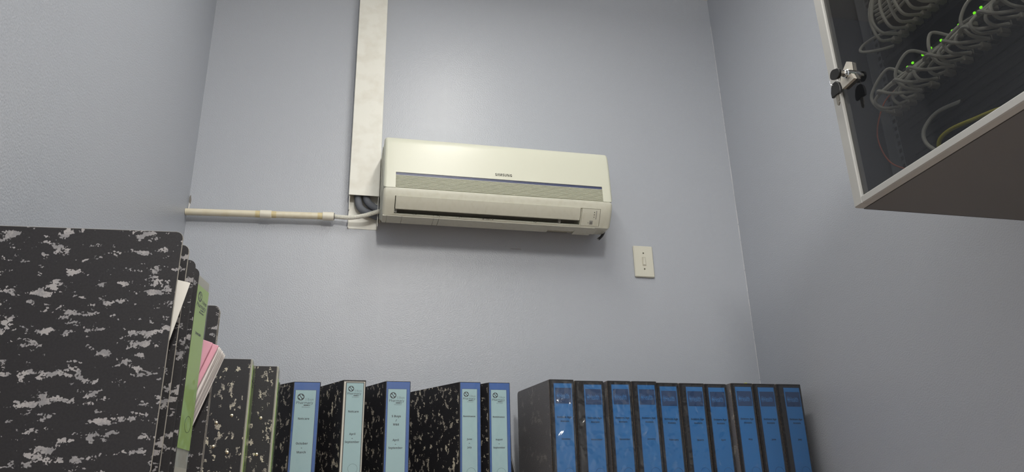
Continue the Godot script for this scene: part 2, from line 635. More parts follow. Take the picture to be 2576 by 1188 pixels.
func light_fitting() -> void:
	for n in 2:
		var t := thing("ceiling_light", ["white diffuser light on the ceiling over the files", "white fluorescent batten with bare tubes at the back of the room"][n], "lamp", Vector3(LAMP_X[n], CEIL, LAMP_Z[n]))
		var s := Soup.new(); s.box(Vector3(-0.06, -0.055, -LAMP_LEN / 2 - 0.03), Vector3(0.06, 0.0, LAMP_LEN / 2 + 0.03), 0.008)
		obj("housing", s, M.lamp_body, t)
		if n == 0:
			s = Soup.new(); s.box(Vector3(-0.055, -0.105, -LAMP_LEN / 2), Vector3(0.055, -0.05, LAMP_LEN / 2), 0.012)
			obj("diffuser", s, M.tube, t)
			continue
		for x in [-0.03, 0.03]:
			s = Soup.new(); s.tube(PackedVector3Array([Vector3(x, -0.085, -LAMP_LEN / 2), Vector3(x, -0.085, LAMP_LEN / 2)]), 0.0125, 12)
			obj("fluorescent_tube", s, M.tube, t)
			for z in [-1.0, 1.0]:
				s = Soup.new(); s.box(Vector3(x - 0.016, -0.1, z * LAMP_LEN / 2 - 0.012), Vector3(x + 0.016, -0.05, z * LAMP_LEN / 2 + 0.012), 0.004)
				obj("lamp_holder", s, M.lamp_body, t)


func shelves() -> void:
	var s: Soup
	var a := thing("wall_shelf", "brown wooden shelf along the back wall under the labelled files", "shelf", Vector3(0.47, SHELF - 0.025, 0))
	s = Soup.new(); s.box(Vector3(XL + 0.001, SHELF - 0.025, 0.001), Vector3(XR - 0.001, SHELF, 0.42), 0.003); obj("board", s, M.wood, a, true)
	for x in [-0.3, 0.45, 1.2]:
		s = Soup.new()
		s.prism(PackedVector2Array([Vector2(0.001, SHELF - 0.025), Vector2(0.34, SHELF - 0.025), Vector2(0.001, SHELF - 0.3)]), x, x + 0.02, 0, 0, Transform3D(Basis(Vector3(0, 0, 1), Vector3(0, 1, 0), Vector3(1, 0, 0)), Vector3.ZERO))
		obj("bracket", s, M.wood, a, true)
	a = thing("wall_shelf", "brown wooden shelf along the left wall under the black marbled files", "shelf", Vector3(XL, SHELF - 0.025, 1.0))
	s = Soup.new(); s.box(Vector3(XL + 0.001, SHELF - 0.025, 0.421), Vector3(-0.21, SHELF, 1.362), 0.003); obj("board", s, M.wood, a, true)
	for z in [0.5, 0.9, 1.3]:
		s = Soup.new()
		s.prism(PackedVector2Array([Vector2(XL + 0.001, SHELF - 0.025), Vector2(-0.25, SHELF - 0.025), Vector2(XL + 0.001, SHELF - 0.3)]), z, z + 0.02)
		obj("bracket", s, M.wood, a, true)


# ---------------------------------------------------------------- air conditioner
const AC_PROFILE := [[0.961, 0.150], [0.968, 0.1555], [0.980, 0.165], [0.992, 0.174], [1.003, 0.181], [1.0145, 0.187], [1.030, 0.1925], [1.039, 0.1933], [1.0405, 0.1933], [1.06, 0.193], [1.0965, 0.1905], [1.13, 0.188], [1.17, 0.185], [1.205, 0.181], [1.222, 0.1765], [1.2295, 0.170], [1.232, 0.160]]

func ac_z(y: float) -> float:
	for i in AC_PROFILE.size() - 1:
		var a = AC_PROFILE[i]
		var b = AC_PROFILE[i + 1]
		if y <= b[0]: return lerpf(a[1], b[1], clampf((y - a[0]) / (b[0] - a[0]), 0, 1))
	return 0.16

# closed outline in (z, y) of the shell between two heights; thick = 0 reaches back to the wall
func ac_outline(y0: float, y1: float, thick := 0.0, proud := 0.0) -> PackedVector2Array:
	var p := PackedVector2Array()
	p.append(Vector2(ac_z(y0) + proud, y0 + 1.0))
	for k in AC_PROFILE:
		if k[0] > y0 + 0.0005 and k[0] < y1 - 0.0005: p.append(Vector2(k[1] + proud, k[0] + 1.0))
	p.append(Vector2(ac_z(y1) + proud, y1 + 1.0))
	if thick <= 0.0:
		p.append(Vector2(0.0, y1 + 1.0))
		if y0 < 0.97:
			p.append(Vector2(0.0, 2.0))
			p.append(Vector2(0.0875, 1.963))
		else:
			p.append(Vector2(0.0, y0 + 1.0))
	else:
		var n := p.size()
		for i in range(n - 1, -1, -1): p.append(p[i] - Vector2(thick, 0))
	return p

# places (z, y) outlines drawn out along x
func along_x() -> Transform3D:
	return Transform3D(Basis(Vector3(0, 0, 1), Vector3(0, 1, 0), Vector3(1, 0, 0)), Vector3.ZERO)

func air_conditioner() -> void:
	var x0 := 0.103
	var x1 := 0.871
	var t := thing("air_conditioner", "cream white split air conditioner mounted on the back wall", "air conditioner", Vector3(0.487, 1.953, 0))
	var ax := along_x()
	var s := Soup.new()
	s.prism(ac_outline(1.0405, 1.232), x0, 0.142, 0.011, 0, ax)
	s.prism(ac_outline(1.0965, 1.232), 0.142, 0.836, 0, 0, ax)
	s.prism(ac_outline(1.0405, 1.232), 0.836, x1, 0, 0.011, ax)
	obj("front_panel", s, M.ac, t, true)
	s = Soup.new(); s.box(Vector3(x0 + 0.01, 2.02, 0.002), Vector3(x1 - 0.01, 2.095, 0.172)); obj("inner_frame", s, M.ac_low, t, true)
	# seam along the left end where front panel meets the back casing
	s = Soup.new(); s.box(Vector3(x0 - 0.0025, 1.99, 0.001), Vector3(x0 + 0.004, 2.222, 0.118), 0.002); obj("back_casing", s, M.ac_low, t, true)
	s = Soup.new(); s.box(Vector3(0.143, 2.0868, 0.172), Vector3(0.835, 2.0962, 0.1888)); obj("intake_slot", s, M.navy, t, true)
	s = Soup.new(); s.box(Vector3(0.142, 2.0405, 0.172), Vector3(0.836, 2.0868, 0.1885)); var grille := obj("intake_grille", s, M.ac, t, true)
	for k in 9:
		var y := 1.0437 + 0.0049 * k
		s = Soup.new()
		s.prism(PackedVector2Array([Vector2(0.1885, y + 1.0), Vector2(0.1925, y + 1.0006), Vector2(0.1929, y + 1.0016), Vector2(0.1921, y + 1.0028), Vector2(0.1885, y + 1.0034)]), 0.1425, 0.8355, 0, 0, ax)
		obj("slat", s, M.ac, grille, true, 60.0)
	# lower body with the air outlet
	s = Soup.new()
	s.prism(ac_outline(0.961, 1.039), x0, 0.142, 0.011, 0, ax)
	s.prism(ac_outline(1.0145, 1.039), 0.142, 0.7605, 0, 0, ax)
	s.prism(ac_outline(0.961, 1.039), 0.8278, x1 - 0.001, 0, 0.012, ax)
	s.prism(ac_outline(1.0148, 1.039), 0.7605, 0.8278, 0, 0, ax)
	s.prism(ac_outline(0.961, 1.0148, 0.0, -0.005), 0.7605, 0.8278, 0, 0, ax)
	s.prism(ac_outline(0.961, 0.9652, 0.06), 0.7605, 0.8278, 0, 0, ax)
	s.prism(PackedVector2Array([Vector2(0.150, 1.961), Vector2(0.1545, 1.9645), Vector2(0.153, 1.9665), Vector2(0.143, 1.9735), Vector2(0.128, 1.9815), Vector2(0.112, 1.987), Vector2(0.100, 1.987), Vector2(0.100, 1.963)]), 0.142, 0.7605, 0, 0, ax)
	obj("lower_body", s, M.ac_low, t, true)
	s = Soup.new(); s.box(Vector3(0.142, 1.996, 0.004), Vector3(0.7605, 2.0145, 0.098)); obj("outlet_cavity", s, M.ac_grey, t, true)
	s = Soup.new(); s.prism(ac_outline(0.9785, 1.0132, 0.005, 0.0035), 0.1445, 0.7575, 0.0015, 0.0015, ax); obj("louver", s, M.ac_low, t, true)
	for x in [0.147, 0.692]:
		s = Soup.new(); s.prism(rounded(0.009, 0.016, 0.0042, Vector2(x, 1.979)), 0.128, 0.152, 0, 0.001); obj("vane_pin", s, M.ac_grey, t, true)
	# underside flange: long strip, notch, lower block at the right end
	s = Soup.new()
	for strip in [[x0 + 0.004, 0.1195, 0.0875], [0.1208, 0.1675, 0.0875], [0.1688, 0.2695, 0.0875], [0.2708, 0.2865, 0.0875], [0.2878, 0.662, 0.0875], [0.662, 0.754, 0.114], [0.754, 0.815, 0.080]]:
		s.prism(PackedVector2Array([Vector2(0.1495, 1.9595), Vector2(0.1495, 1.9630), Vector2(strip[2], 1.9645), Vector2(strip[2], 1.9606)]), strip[0], strip[1], 0, 0, ax)
	s.prism(PackedVector2Array([Vector2(0.0875, 1.9645), Vector2(0.0875, 1.970), Vector2(0.001, 2.006), Vector2(0.001, 2.001)]), 0.142, 0.7605, 0, 0, ax)
	obj("underside", s, M.ac_low, t, true)
	# dirt specks on the outlet ledge and on the louver
	var r := RandomNumberGenerator.new(); r.seed = 9
	for spot in [[0.279, 6], [0.437, 12], [0.452, 10], [0.35, 3], [0.60, 4], [0.205, 3]]:
		s = Soup.new()
		for k in spot[1]:
			var p := Vector2(spot[0] + r.randf_range(-0.012, 0.012), 1.9672 + r.randf_range(-0.0018, 0.0018))
			s.prism(disc(0.0005 + r.randf() * 0.0009, p, 6), 0.1525, 0.1552)
		obj("dirt_specks", s, M.mark, t, true).set_meta("kind", "stuff")
	# control panel at the right of the outlet
	s = Soup.new(); s.prism(ac_outline(0.9655, 1.0134, 0.0045, 0.0007), 0.7635, 0.8262, 0.0006, 0.0006, ax)
	var panel := obj("control_panel", s, M.ac_low, t, true)
	s = Soup.new(); s.prism(ac_outline(0.984, 1.0085, 0.004, 0.0013), 0.8125, 0.8155, 0.0008, 0.0008, ax); obj("indicator_bar", s, M.ac_grey, panel, true)
	s = Soup.new(); s.prism(ac_outline(0.9690, 0.9795, 0.004, 0.0016), 0.7925, 0.8045, 0.001, 0.001, ax); var btn := obj("power_button", s, M.ac_grey, panel, true)
	s = Soup.new(); s.tube(ring_path(Vector3(0.7985, 1.9728, ac_z(0.9728) + 0.0018), 0.0028, Vector3(1, 0, 0), Vector3(0, 0.8, 0.6), 16), 0.0005, 5); obj("power_symbol", s, M.ink, btn, true)
	for k in 3:
		s = Soup.new(); s.prism(disc(0.0016, Vector2(0.8065, 2.0035 - 0.0068 * k), 5 + k), ac_z(1.0035 - 0.0068 * k) - 0.001, ac_z(1.0035 - 0.0068 * k) + 0.0016); obj("indicator_symbol", s, M.mark, panel, true)
	s = Soup.new(); s.prism(disc(0.0013, Vector2(0.7885, 1.9735), 8), 0.155, ac_z(0.9735) + 0.0012); obj("indicator_symbol", s, M.mark, panel, true)
	# maker's name
	lettering(t, "SΛMSUNG", Vector3(0.4955, 2.1137, ac_z(1.1137) + 0.0002) - origin_of[t], 0.0565, 0.0098, M.ink, true, Basis(Vector3.RIGHT, -0.075))
	# stub of black cable hanging at the right end
	var c := thing("cable_stub", "short black cut cable hanging below the right end of the air conditioner", "cable", Vector3(0.868, 1.96, 0.09))
	s = Soup.new(); s.tube(smooth([Vector3(0.868, 2.0, 0.085), Vector3(0.8705, 1.982, 0.09), Vector3(0.867, 1.969, 0.09), Vector3(0.859, 1.956, 0.09), Vector3(0.847, 1.9445, 0.09)], 5), 0.0046, 10); obj("sheath", s, M.black_cable, c, true)
	for k in 3:
		var o := Vector3(-0.001, 0.001, 0) + Vector3(0.002, 0, 0.002).rotated(Vector3(0.7, 0.7, 0).normalized(), TAU * k / 3)
		s = Soup.new(); s.tube(PackedVector3Array([Vector3(0.849, 1.9465, 0.09) + o, Vector3(0.8435, 1.9405, 0.09) + o * 1.6]), 0.0012, 6); obj("wire_end", s, M.copper, c, true)


func trunking() -> void:
	var t := thing("trunking", "white plastic cable trunking running up the wall beside the air conditioner", "trunking", Vector3(0.048, 1.965, 0))
	var s := Soup.new()
	s.box(Vector3(0.0, 1.966, 0.0), Vector3(0.097, CEIL - 0.001, 0.002))
	s.box(Vector3(0.095, 1.966, 0.002), Vector3(0.097, CEIL - 0.001, 0.036))
	s.prism(PackedVector2Array([Vector2(0.001, 2.03), Vector2(0.034, 2.022), Vector2(0.036, 2.03), Vector2(0.036, CEIL - 0.001), Vector2(0.001, CEIL - 0.001)]), 0.0, 0.002, 0, 0, along_x())
	s.prism(PackedVector2Array([Vector2(0.001, 1.966), Vector2(0.012, 1.966), Vector2(0.006, 2.03), Vector2(0.001, 2.03)]), 0.0, 0.002, 0, 0, along_x())
	obj("base_channel", s, M.trunk, t, true)
	s = Soup.new()
	s.prism(PackedVector2Array([Vector2(-0.0025, 0.026), Vector2(-0.0025, 0.0405), Vector2(-0.001, 0.042), Vector2(0.098, 0.042), Vector2(0.0995, 0.0405), Vector2(0.0995, 0.026), Vector2(0.0978, 0.026), Vector2(0.0978, 0.039), Vector2(-0.0008, 0.039), Vector2(-0.0008, 0.026)]), 2.0725, CEIL - 0.001, 0, 0, Transform3D(Basis(Vector3(1, 0, 0), Vector3(0, 0, 1), Vector3(0, 1, 0)), Vector3.ZERO))
	obj("lid", s, M.trunk, t, true)
	for k in 2:
		var d := 0.027 * k
		var p := thing("refrigerant_pipe", ["grey lagged pipe in the open end of the trunking, upper one", "grey lagged pipe in the open end of the trunking, lower one"][k], "pipe", Vector3(0.05, 2.03, 0.02), 0, "lagged pipes in the trunking")
		s = Soup.new(); s.tube(smooth([Vector3(0.055 - d, 2.30, 0.020), Vector3(0.055 - d, 2.12, 0.020), Vector3(0.058 - d * 0.8, 2.065 - d, 0.020), Vector3(0.085, 2.038 - d, 0.021), Vector3(0.102, 2.034 - d, 0.022)], 6), 0.0125, 12); obj("lagging", s, M.lagging, p, true)
		p.set_meta("label", ["grey lagged pipe in the open end of the trunking, upper one", "grey lagged pipe in the open end of the trunking, lower one"][k])


func drain_pipe() -> void:
	var z := 0.030
	var t := thing("drain_pipe", "yellowed white plastic drain pipe running along the wall from the corner", "pipe", Vector3(-0.28, 1.98, z))
	var ya := 1.9800
	var yb := 1.9945
	var at := func(x: float) -> Vector3: return Vector3(x, lerpf(ya, yb, (x + 0.504) / 0.458), z)
	var s := Soup.new(); s.tube(PackedVector3Array([at.call(XL + 0.0005), at.call(-0.3), at.call(-0.052)]), 0.0112, 18); obj("pipe_run", s, M.pvc, t, true)
	s = Soup.new(); s.tube(PackedVector3Array([at.call(-0.2785), at.call(-0.2775), at.call(-0.2438), at.call(-0.2428)]), PackedFloat32Array([0.0125, 0.0135, 0.0135, 0.0125]), 18); obj("coupling", s, M.pvc_white, t, true)
	s = Soup.new(); s.tube(PackedVector3Array([at.call(-0.0828), at.call(-0.0818), at.call(-0.0472), at.call(-0.0460)]), PackedFloat32Array([0.0128, 0.0140, 0.0142, 0.0135]), 18); obj("coupling", s, M.pvc_white, t, true)
	for g in [[-0.2925, -0.2785], [-0.2428, -0.228], [-0.098, -0.0828]]:
		s = Soup.new(); s.tube(PackedVector3Array([at.call(g[0]), at.call(g[1])]), 0.01145, 14); obj("glue_smear", s, M.glue, t, true)
	s = Soup.new(); s.tube(PackedVector3Array([at.call(-0.0459), at.call(-0.0440)]), 0.0118, 14); obj("socket_shade", s, M.black_cable, t, true)  # black ring standing in for the shade inside the open socket mouth
	# ribbed condensate hose into the air conditioner
	var h := thing("condensate_hose", "thin ribbed white hose joining the drain pipe to the air conditioner", "hose", Vector3(0.02, 1.99, z))
	var path := smooth([at.call(-0.046), Vector3(-0.02, 1.9935, z), Vector3(0.012, 1.9920, 0.036), Vector3(0.052, 1.9975, 0.046), Vector3(0.082, 2.008, 0.05), Vector3(0.103, 2.015, 0.052)], 24)
	var radii := PackedFloat32Array()
	for i in path.size(): radii.append(0.0078 if i % 2 == 0 else 0.0068)
	s = Soup.new(); s.tube(path, radii, 12); obj("ribbed_sleeve", s, M.hose, h, true)


func wall_switch() -> void:
	var c := Vector3(1.0418, 1.902, 0)
	var t := thing("wall_switch", "cream isolator switch plate on the wall right of the air conditioner", "switch", c)
	var s := Soup.new(); s.box(Vector3(-0.0368, -0.059, 0.0), Vector3(0.0368, 0.059, 0.0095), 0.003)
	var drilled := CSGMesh3D.new()
	drilled.name = "plate"
	drilled.mesh = s.finish(20.0)
	drilled.material = M.plate
	for y in [0.031, -0.029]:
		var hole := CSGCylinder3D.new()
		hole.name = "screw_hole"
		hole.operation = CSGShape3D.OPERATION_SUBTRACTION
		hole.radius = 0.003
		hole.height = 0.016
		hole.sides = 16
		hole.rotation.x = PI / 2
		hole.position = Vector3(0, y, 0.0095)
		hole.material = M.plate
		drilled.add_child(hole, true)
	t.add_child(drilled, true)
	s = Soup.new(); s.prism(rounded(0.0145, 0.033, 0.002), 0.0095, 0.0108, 0, 0.0008); var f := obj("rocker_frame", s, M.rocker, t)
	s = Soup.new(); s.prism(PackedVector2Array([Vector2(0.0095, -0.013), Vector2(0.0125, -0.013), Vector2(0.0118, 0.0), Vector2(0.0145, 0.013), Vector2(0.0095, 0.013)]), -0.0045, 0.0045, 0, 0, along_x()); obj("rocker", s, M.plate, f)
	for y in [0.031, -0.029]:
		s = Soup.new(); s.prism(disc(0.0026, Vector2(0, y), 14), 0.0012, 0.0030, 0, 0.0006); obj("screw_head", s, M.brass, t)


# ---------------------------------------------------------------- lever arch files
func cover_outline(d: float, h: float) -> PackedVector2Array:
	var r := 0.010
	var p := PackedVector2Array([Vector2(0, 0)])
	for k in 5: p.append(Vector2(d - r, r) + Vector2.from_angle(-PI / 2 + PI / 2 * k / 4) * r)
	for k in 5: p.append(Vector2(d - r, h - r) + Vector2.from_angle(PI / 2 * k / 4) * r)
	p.append(Vector2(0, h))
	return p

# left and right are the angles by which the covers lean to the file's own left
func file(label: String, group: String, at: Vector3, turn: float, w: float, h: float, d: float, left: float, right: float, board: Material, rim: Material, spine: Material) -> Node3D:
	var t := thing("lever_arch_file", label, "file", at, turn, group)
	var s := Soup.new()
	s.box(Vector3(-w / 2 + 0.0005, 0, -0.004), Vector3(w / 2 - 0.0005, h, 0), 0.0012)
	obj("spine", s, spine, t)
	for sd in [-1.0, 1.0]:
		var a := deg_to_rad(left if sd < 0 else right)
		var dir := Vector3(-sin(a), 0, -cos(a))
		var xf := Transform3D(Basis(dir, Vector3.UP, dir.cross(Vector3.UP)), Vector3(sd * w / 2, 0, -0.0042))
		s = Soup.new()
		var z0 := 0.0 if sd < 0 else -0.003
		s.prism(cover_outline(d, h), z0, z0 + 0.003, 0.0005, 0.0005, xf, 0, 1, Vector2(1.0 / 0.33, -1.0 / 0.33), Vector2(rng.randf(), rng.randf()))
		obj("cover", s, [board, rim], t)
		if a != 0.0 or sd > 0:
			pass
	return t

func plate(parent: Node3D, called: String, x0: float, y0: float, x1: float, y1: float, z0: float, z1: float, m: Material) -> MeshInstance3D:
	var s := Soup.new()
	s.box(Vector3(x0, y0, z0), Vector3(x1, y1, z1))
	return obj(called, s, m, parent)

func finger_ring(label: MeshInstance3D, x: float, y: float, z: float, r: float, m: Material) -> void:
	var s := Soup.new()
	s.tube(ring_path(Vector3(x, y, z), r, Vector3.RIGHT, Vector3.UP, 32), 0.00035, 4)
	obj("finger_ring", s, m, label)

# the round mark: dark disc, pale cross cut by a dark slanting bar
func round_mark(label: MeshInstance3D, x: float, y: float, z: float, r: float, dark: Material, pale: Material) -> void:
	var s := Soup.new(); s.prism(disc(r, Vector2(x, y), 28), z, z + 0.0003); var logo := obj("round_logo", s, dark, label)
	s = Soup.new()
	s.prism(rounded(r * 0.62, r * 1.5, r * 0.26, Vector2(x, y)), z + 0.0003, z + 0.00045)
	s.prism(rounded(r * 1.5, r * 0.62, r * 0.26, Vector2(x, y)), z + 0.0003, z + 0.00044)
	obj("cross", s, pale, logo)
	s = Soup.new()
	var xf := Transform3D(Basis(Vector3.FORWARD, -0.62), Vector3(x, y, z))
	s.box(Vector3(-r * 0.11, -r * 0.8, 0.00045), Vector3(r * 0.11, r * 0.9, 0.0006), 0, xf)
	obj("bar", s, dark, logo)

# the wholesaler's label: k scales the print, lines = [[text, distance below the label's top, width], ...]
func trade_label(t: Node3D, x0: float, x1: float, top: float, foot: float, lines: Array, paper: Material, ink: Material, faint: Material, ring := 0.0) -> void:
	var z := 0.0011
	var lb := plate(t, "label", x0, foot, x1, top, 0.0, z, paper)
	var k := (x1 - x0) / 0.0565
	var cx := (x0 + x1) / 2
	round_mark(lb, x0 + 0.0155 * k, top - 0.0195 * k, z, 0.0097 * k, ink, paper)
	lettering(lb, "S Buys", Vector3(x0 + 0.0395 * k, top - 0.0272 * k, z), 0.0228 * k, 0.0085 * k, faint)
	lettering(lb, "Pharmacy", Vector3(x0 + 0.0270 * k, top - 0.0366 * k, z), 0.0460 * k, 0.0102 * k, ink)
	var s := Soup.new()
	s.box(Vector3(x0 + 0.0245 * k, top - 0.0437 * k, z), Vector3(x0 + 0.0385 * k, top - 0.0413 * k, z + 0.0002))
	s.box(Vector3(x0 + 0.0395 * k, top - 0.0434 * k, z), Vector3(x0 + 0.0425 * k, top - 0.0415 * k, z + 0.0002))
	obj("print_bar", s, ink, lb)
	lettering(lb, "Wholesaler", Vector3(x0 + 0.0312 * k, top - 0.0475 * k, z), 0.0235 * k, 0.0034 * k, faint)
	for l in lines: lettering(lb, l[0], Vector3(cx - 0.001, top - l[1], z), l[2], 0.0, ink, true)
	if ring > 0.0: finger_ring(lb, cx + 0.004, top - ring, z, 0.0125, faint)


func left_files() -> void:
	var g := "black marbled files on the left shelf"
	var H := 0.335
	# two files with their open edges towards the room, spines to the wall
	file("black and grey marbled file nearest the camera, its whole cover in view", g, rel(-0.5005, SHELF - EYE.y, -1.142), -PI / 2, 0.060, H, 0.270, -4.0, -3.3, M.cloud, M.rim_grey, M.cloud)
	file("thin black marbled file squeezed before the green labelled one, open edge out", g, rel(-0.5005, SHELF - EYE.y, -1.239), -PI / 2, 0.046, H, 0.268, -0.5, 0.6, M.cloud, M.rim_black, M.cloud)
	var paper := thing("paper_sheet", "white sheet slipping out at an angle from the nearest marbled file", "paper", rel(-0.3, 0.09, -1.125))
	var s := Soup.new()
	var tilt := Transform3D(Basis(Vector3.FORWARD, deg_to_rad(11.5)), rel(-0.2145, 0.3465, -1.124))
	for k in 5: s.box(Vector3(-0.205, -0.245, -0.0012 * k - 0.0008), Vector3(-0.0006 * k, -0.0005 * k, -0.0012 * k), 0, tilt)
	obj("sheet", s, M.paper, paper, true)
	# file with the green label, spine to the room
	var c := file("black file with a green spine label reading Journals", g, rel(-0.230, SHELF - EYE.y, -1.314), deg_to_rad(79), 0.057, H, 0.262, 0, 0, M.cloud, M.rim_black, M.spine_grey)
	trade_label(c, -0.0235, 0.0265, H - 0.017, 0.058, [["Journals", 0.078, 0.024]], M.label_green, M.print_green, M.print_green, 0.222)
	plate(c, "label_pocket", -0.0275, 0.03, 0.028, H - 0.001, 0.0021, 0.0023, M.pocket)
	# loose papers wedged behind it, leaning out
	var b := thing("document_bundle", "pink and white papers leaning out beside the green labelled file", "papers", rel(-0.3, 0.09, -1.41))
	for k in 9:
		s = Soup.new()
		var xf := Transform3D(Basis(Vector3.FORWARD, deg_to_rad(18.5 + [0.0, 1.5, -0.5, 0.7, -0.3, 0.4, 0.0, 0.5, -0.4][k])), rel([-0.2165, -0.2075, -0.206, -0.205, -0.2045, -0.2035, -0.2035, -0.203, -0.2025][k], [0.3225, 0.3195, 0.3185, 0.318, 0.3172, 0.3168, 0.316, 0.316, 0.3155][k], -1.393 - 0.0080 * k))
		s.box(Vector3(-0.19, -0.228, -0.0035), Vector3(0, 0, 0), 0.0006, xf)
		obj("pink_sheet" if k in [0, 1] else "sheet_stack", s, M.pink if k in [0, 1] else M.sleeve, b, true)
	file("black marbled file behind the pink papers, open edge out", g, rel(-0.5005, SHELF - EYE.y, -1.492), -PI / 2, 0.030, H, 0.272, -2.6, 0.0, M.cloud, M.rim_grey, M.cloud)
	# two files further back, spines to the room seen edge on
	var rows := [["black marbled riveted file with green label edge, left of the pair", -0.206, -1.947, 0.072], ["black marbled riveted file with white spine edge beside the first blue file", -0.150, -2.026, 0.069]]
	for k in 2:
		var r = rows[k]
		var f := file(r[0], g, rel(r[1], SHELF - EYE.y, r[2] - r[3] / 2), PI / 2, r[3], H, 0.283, 0, 0, M.flaked, M.rim_grey, M.spine_grey)
		if k == 0: trade_label(f, -0.029, 0.029, H - 0.012, 0.02, [], M.label_green, M.print_green, M.print_green, 0.222)
		else: trade_label(f, -0.027, 0.029, H - 0.03, 0.02, [], M.label_green, M.print_green, M.print_green, 0.222)
		plate(f, "label_pocket", -r[3] / 2 + 0.002, 0.01, r[3] / 2 - 0.002, H - 0.002, 0.0021, 0.0023, M.pocket)
		for p in ([[0.0355, 0.2], [0.068, 0.183], [0.069, 0.129], [0.037, 0.116]] if k == 0 else [[0.0325, 0.206], [0.0345, 0.119]]):
			s = Soup.new(); s.tube(PackedVector3Array([Vector3(0, 0, 0.0005), Vector3(0, 0, -0.0012), Vector3(0, 0, -0.002)]), PackedFloat32Array([0.0042, 0.0038, 0.0016]), 12)
			var o := obj("rivet", s, M.rivet, f)
			o.position = Vector3(-r[3] / 2, p[1], -p[0])
			o.rotation.y = PI / 2


func back_files() -> void:
	var g := "blue and black files with pale teal labels"
	var H := 0.335
	# label, x left, x right, z, cover lean left and right, depth, spine material, label top inset, lines, finger ring
	var rows := [
		["black file with blue spine, pale label reads Netcare October March", -0.123, -0.048, -2.231, 41.0, 41.0, 0.275, "spine_blue", 0.0235, [["Netcare", 0.078, 0.030], ["October", 0.144, 0.031], ["-", 0.156, 0.003], ["March", 0.167, 0.0235]], 0.0],
		["black file with cream spine, pale label reads Netcare April September", 0.012, 0.075, -2.193, 30.7, 31.5, 0.280, "spine_cream", 0.0085, [["Netcare", 0.078, 0.028], ["April", 0.139, 0.0165], ["-", 0.150, 0.003], ["September", 0.160, 0.038]], 0.229],
		["black file with blue spine, label reads S Buys M and B, April September", 0.129, 0.200, -2.199, 29.0, 31.0, 0.280, "spine_blue", 0.0225, [["S Buys", 0.076, 0.025], ["/", 0.0865, 0.0035], ["M&B", 0.0975, 0.016], ["April", 0.140, 0.0165], ["-", 0.151, 0.003], ["September", 0.161, 0.038]], 0.241],
		["black file with blue spine, pale label reads Remittance June July", 0.337, 0.400, -2.192, 35.0, 35.5, 0.285, "spine_blue", 0.0205, [["Remittance", 0.0765, 0.034], ["June", 0.140, 0.0145], ["-", 0.151, 0.003], ["July", 0.1625, 0.0125]], 0.229],
		["black file with blue spine, pale label reads Remittance August September", 0.421, 0.486, -2.193, 35.5, 24.0, 0.270, "spine_blue", 0.0215, [["Remittance", 0.0765, 0.034], ["August", 0.140, 0.020], ["-", 0.151, 0.003], ["September", 0.162, 0.034]], 0.229],
	]
	for r in rows:
		var w: float = r[2] - r[1]
		var f := file(r[0], g, rel((r[1] + r[2]) / 2, SHELF - EYE.y, r[3]), 0.0, w, H, r[6], r[4], r[5], M.flaked, M.rim_black, M.rim_black)
		var edge := 0.0035
		plate(f, "spine_paper", -w / 2 + edge, 0.004, w / 2 - 0.0022, H - (0.002 if r[7] == "spine_blue" else 0.0045), 0.0, 0.0006, M[r[7]])
		var lx0: float = -w / 2 + (0.0085 if r[7] == "spine_blue" else 0.0105)
		var lx1: float = w / 2 - (0.0115 if r[7] == "spine_blue" else 0.0065)
		if r[7] == "spine_cream": plate(f, "label_border", lx0 - 0.0022, 0.02, lx1 + 0.0018, H - r[8] + 0.0022, 0.0, 0.0009, M.rim_black)
		else: plate(f, "label_border", lx0 - 0.0007, 0.02, lx1 + 0.0011, H - r[8] + 0.0008, 0.0, 0.0009, M.line)
		trade_label(f, lx0, lx1, H - r[8], 0.022, r[9], M.label_teal, M.print, M.print_grey, r[10])
		plate(f, "label_pocket", -w / 2 + edge, 0.006, w / 2 - 0.002, H - 0.003, 0.0021, 0.0023, M.pocket)


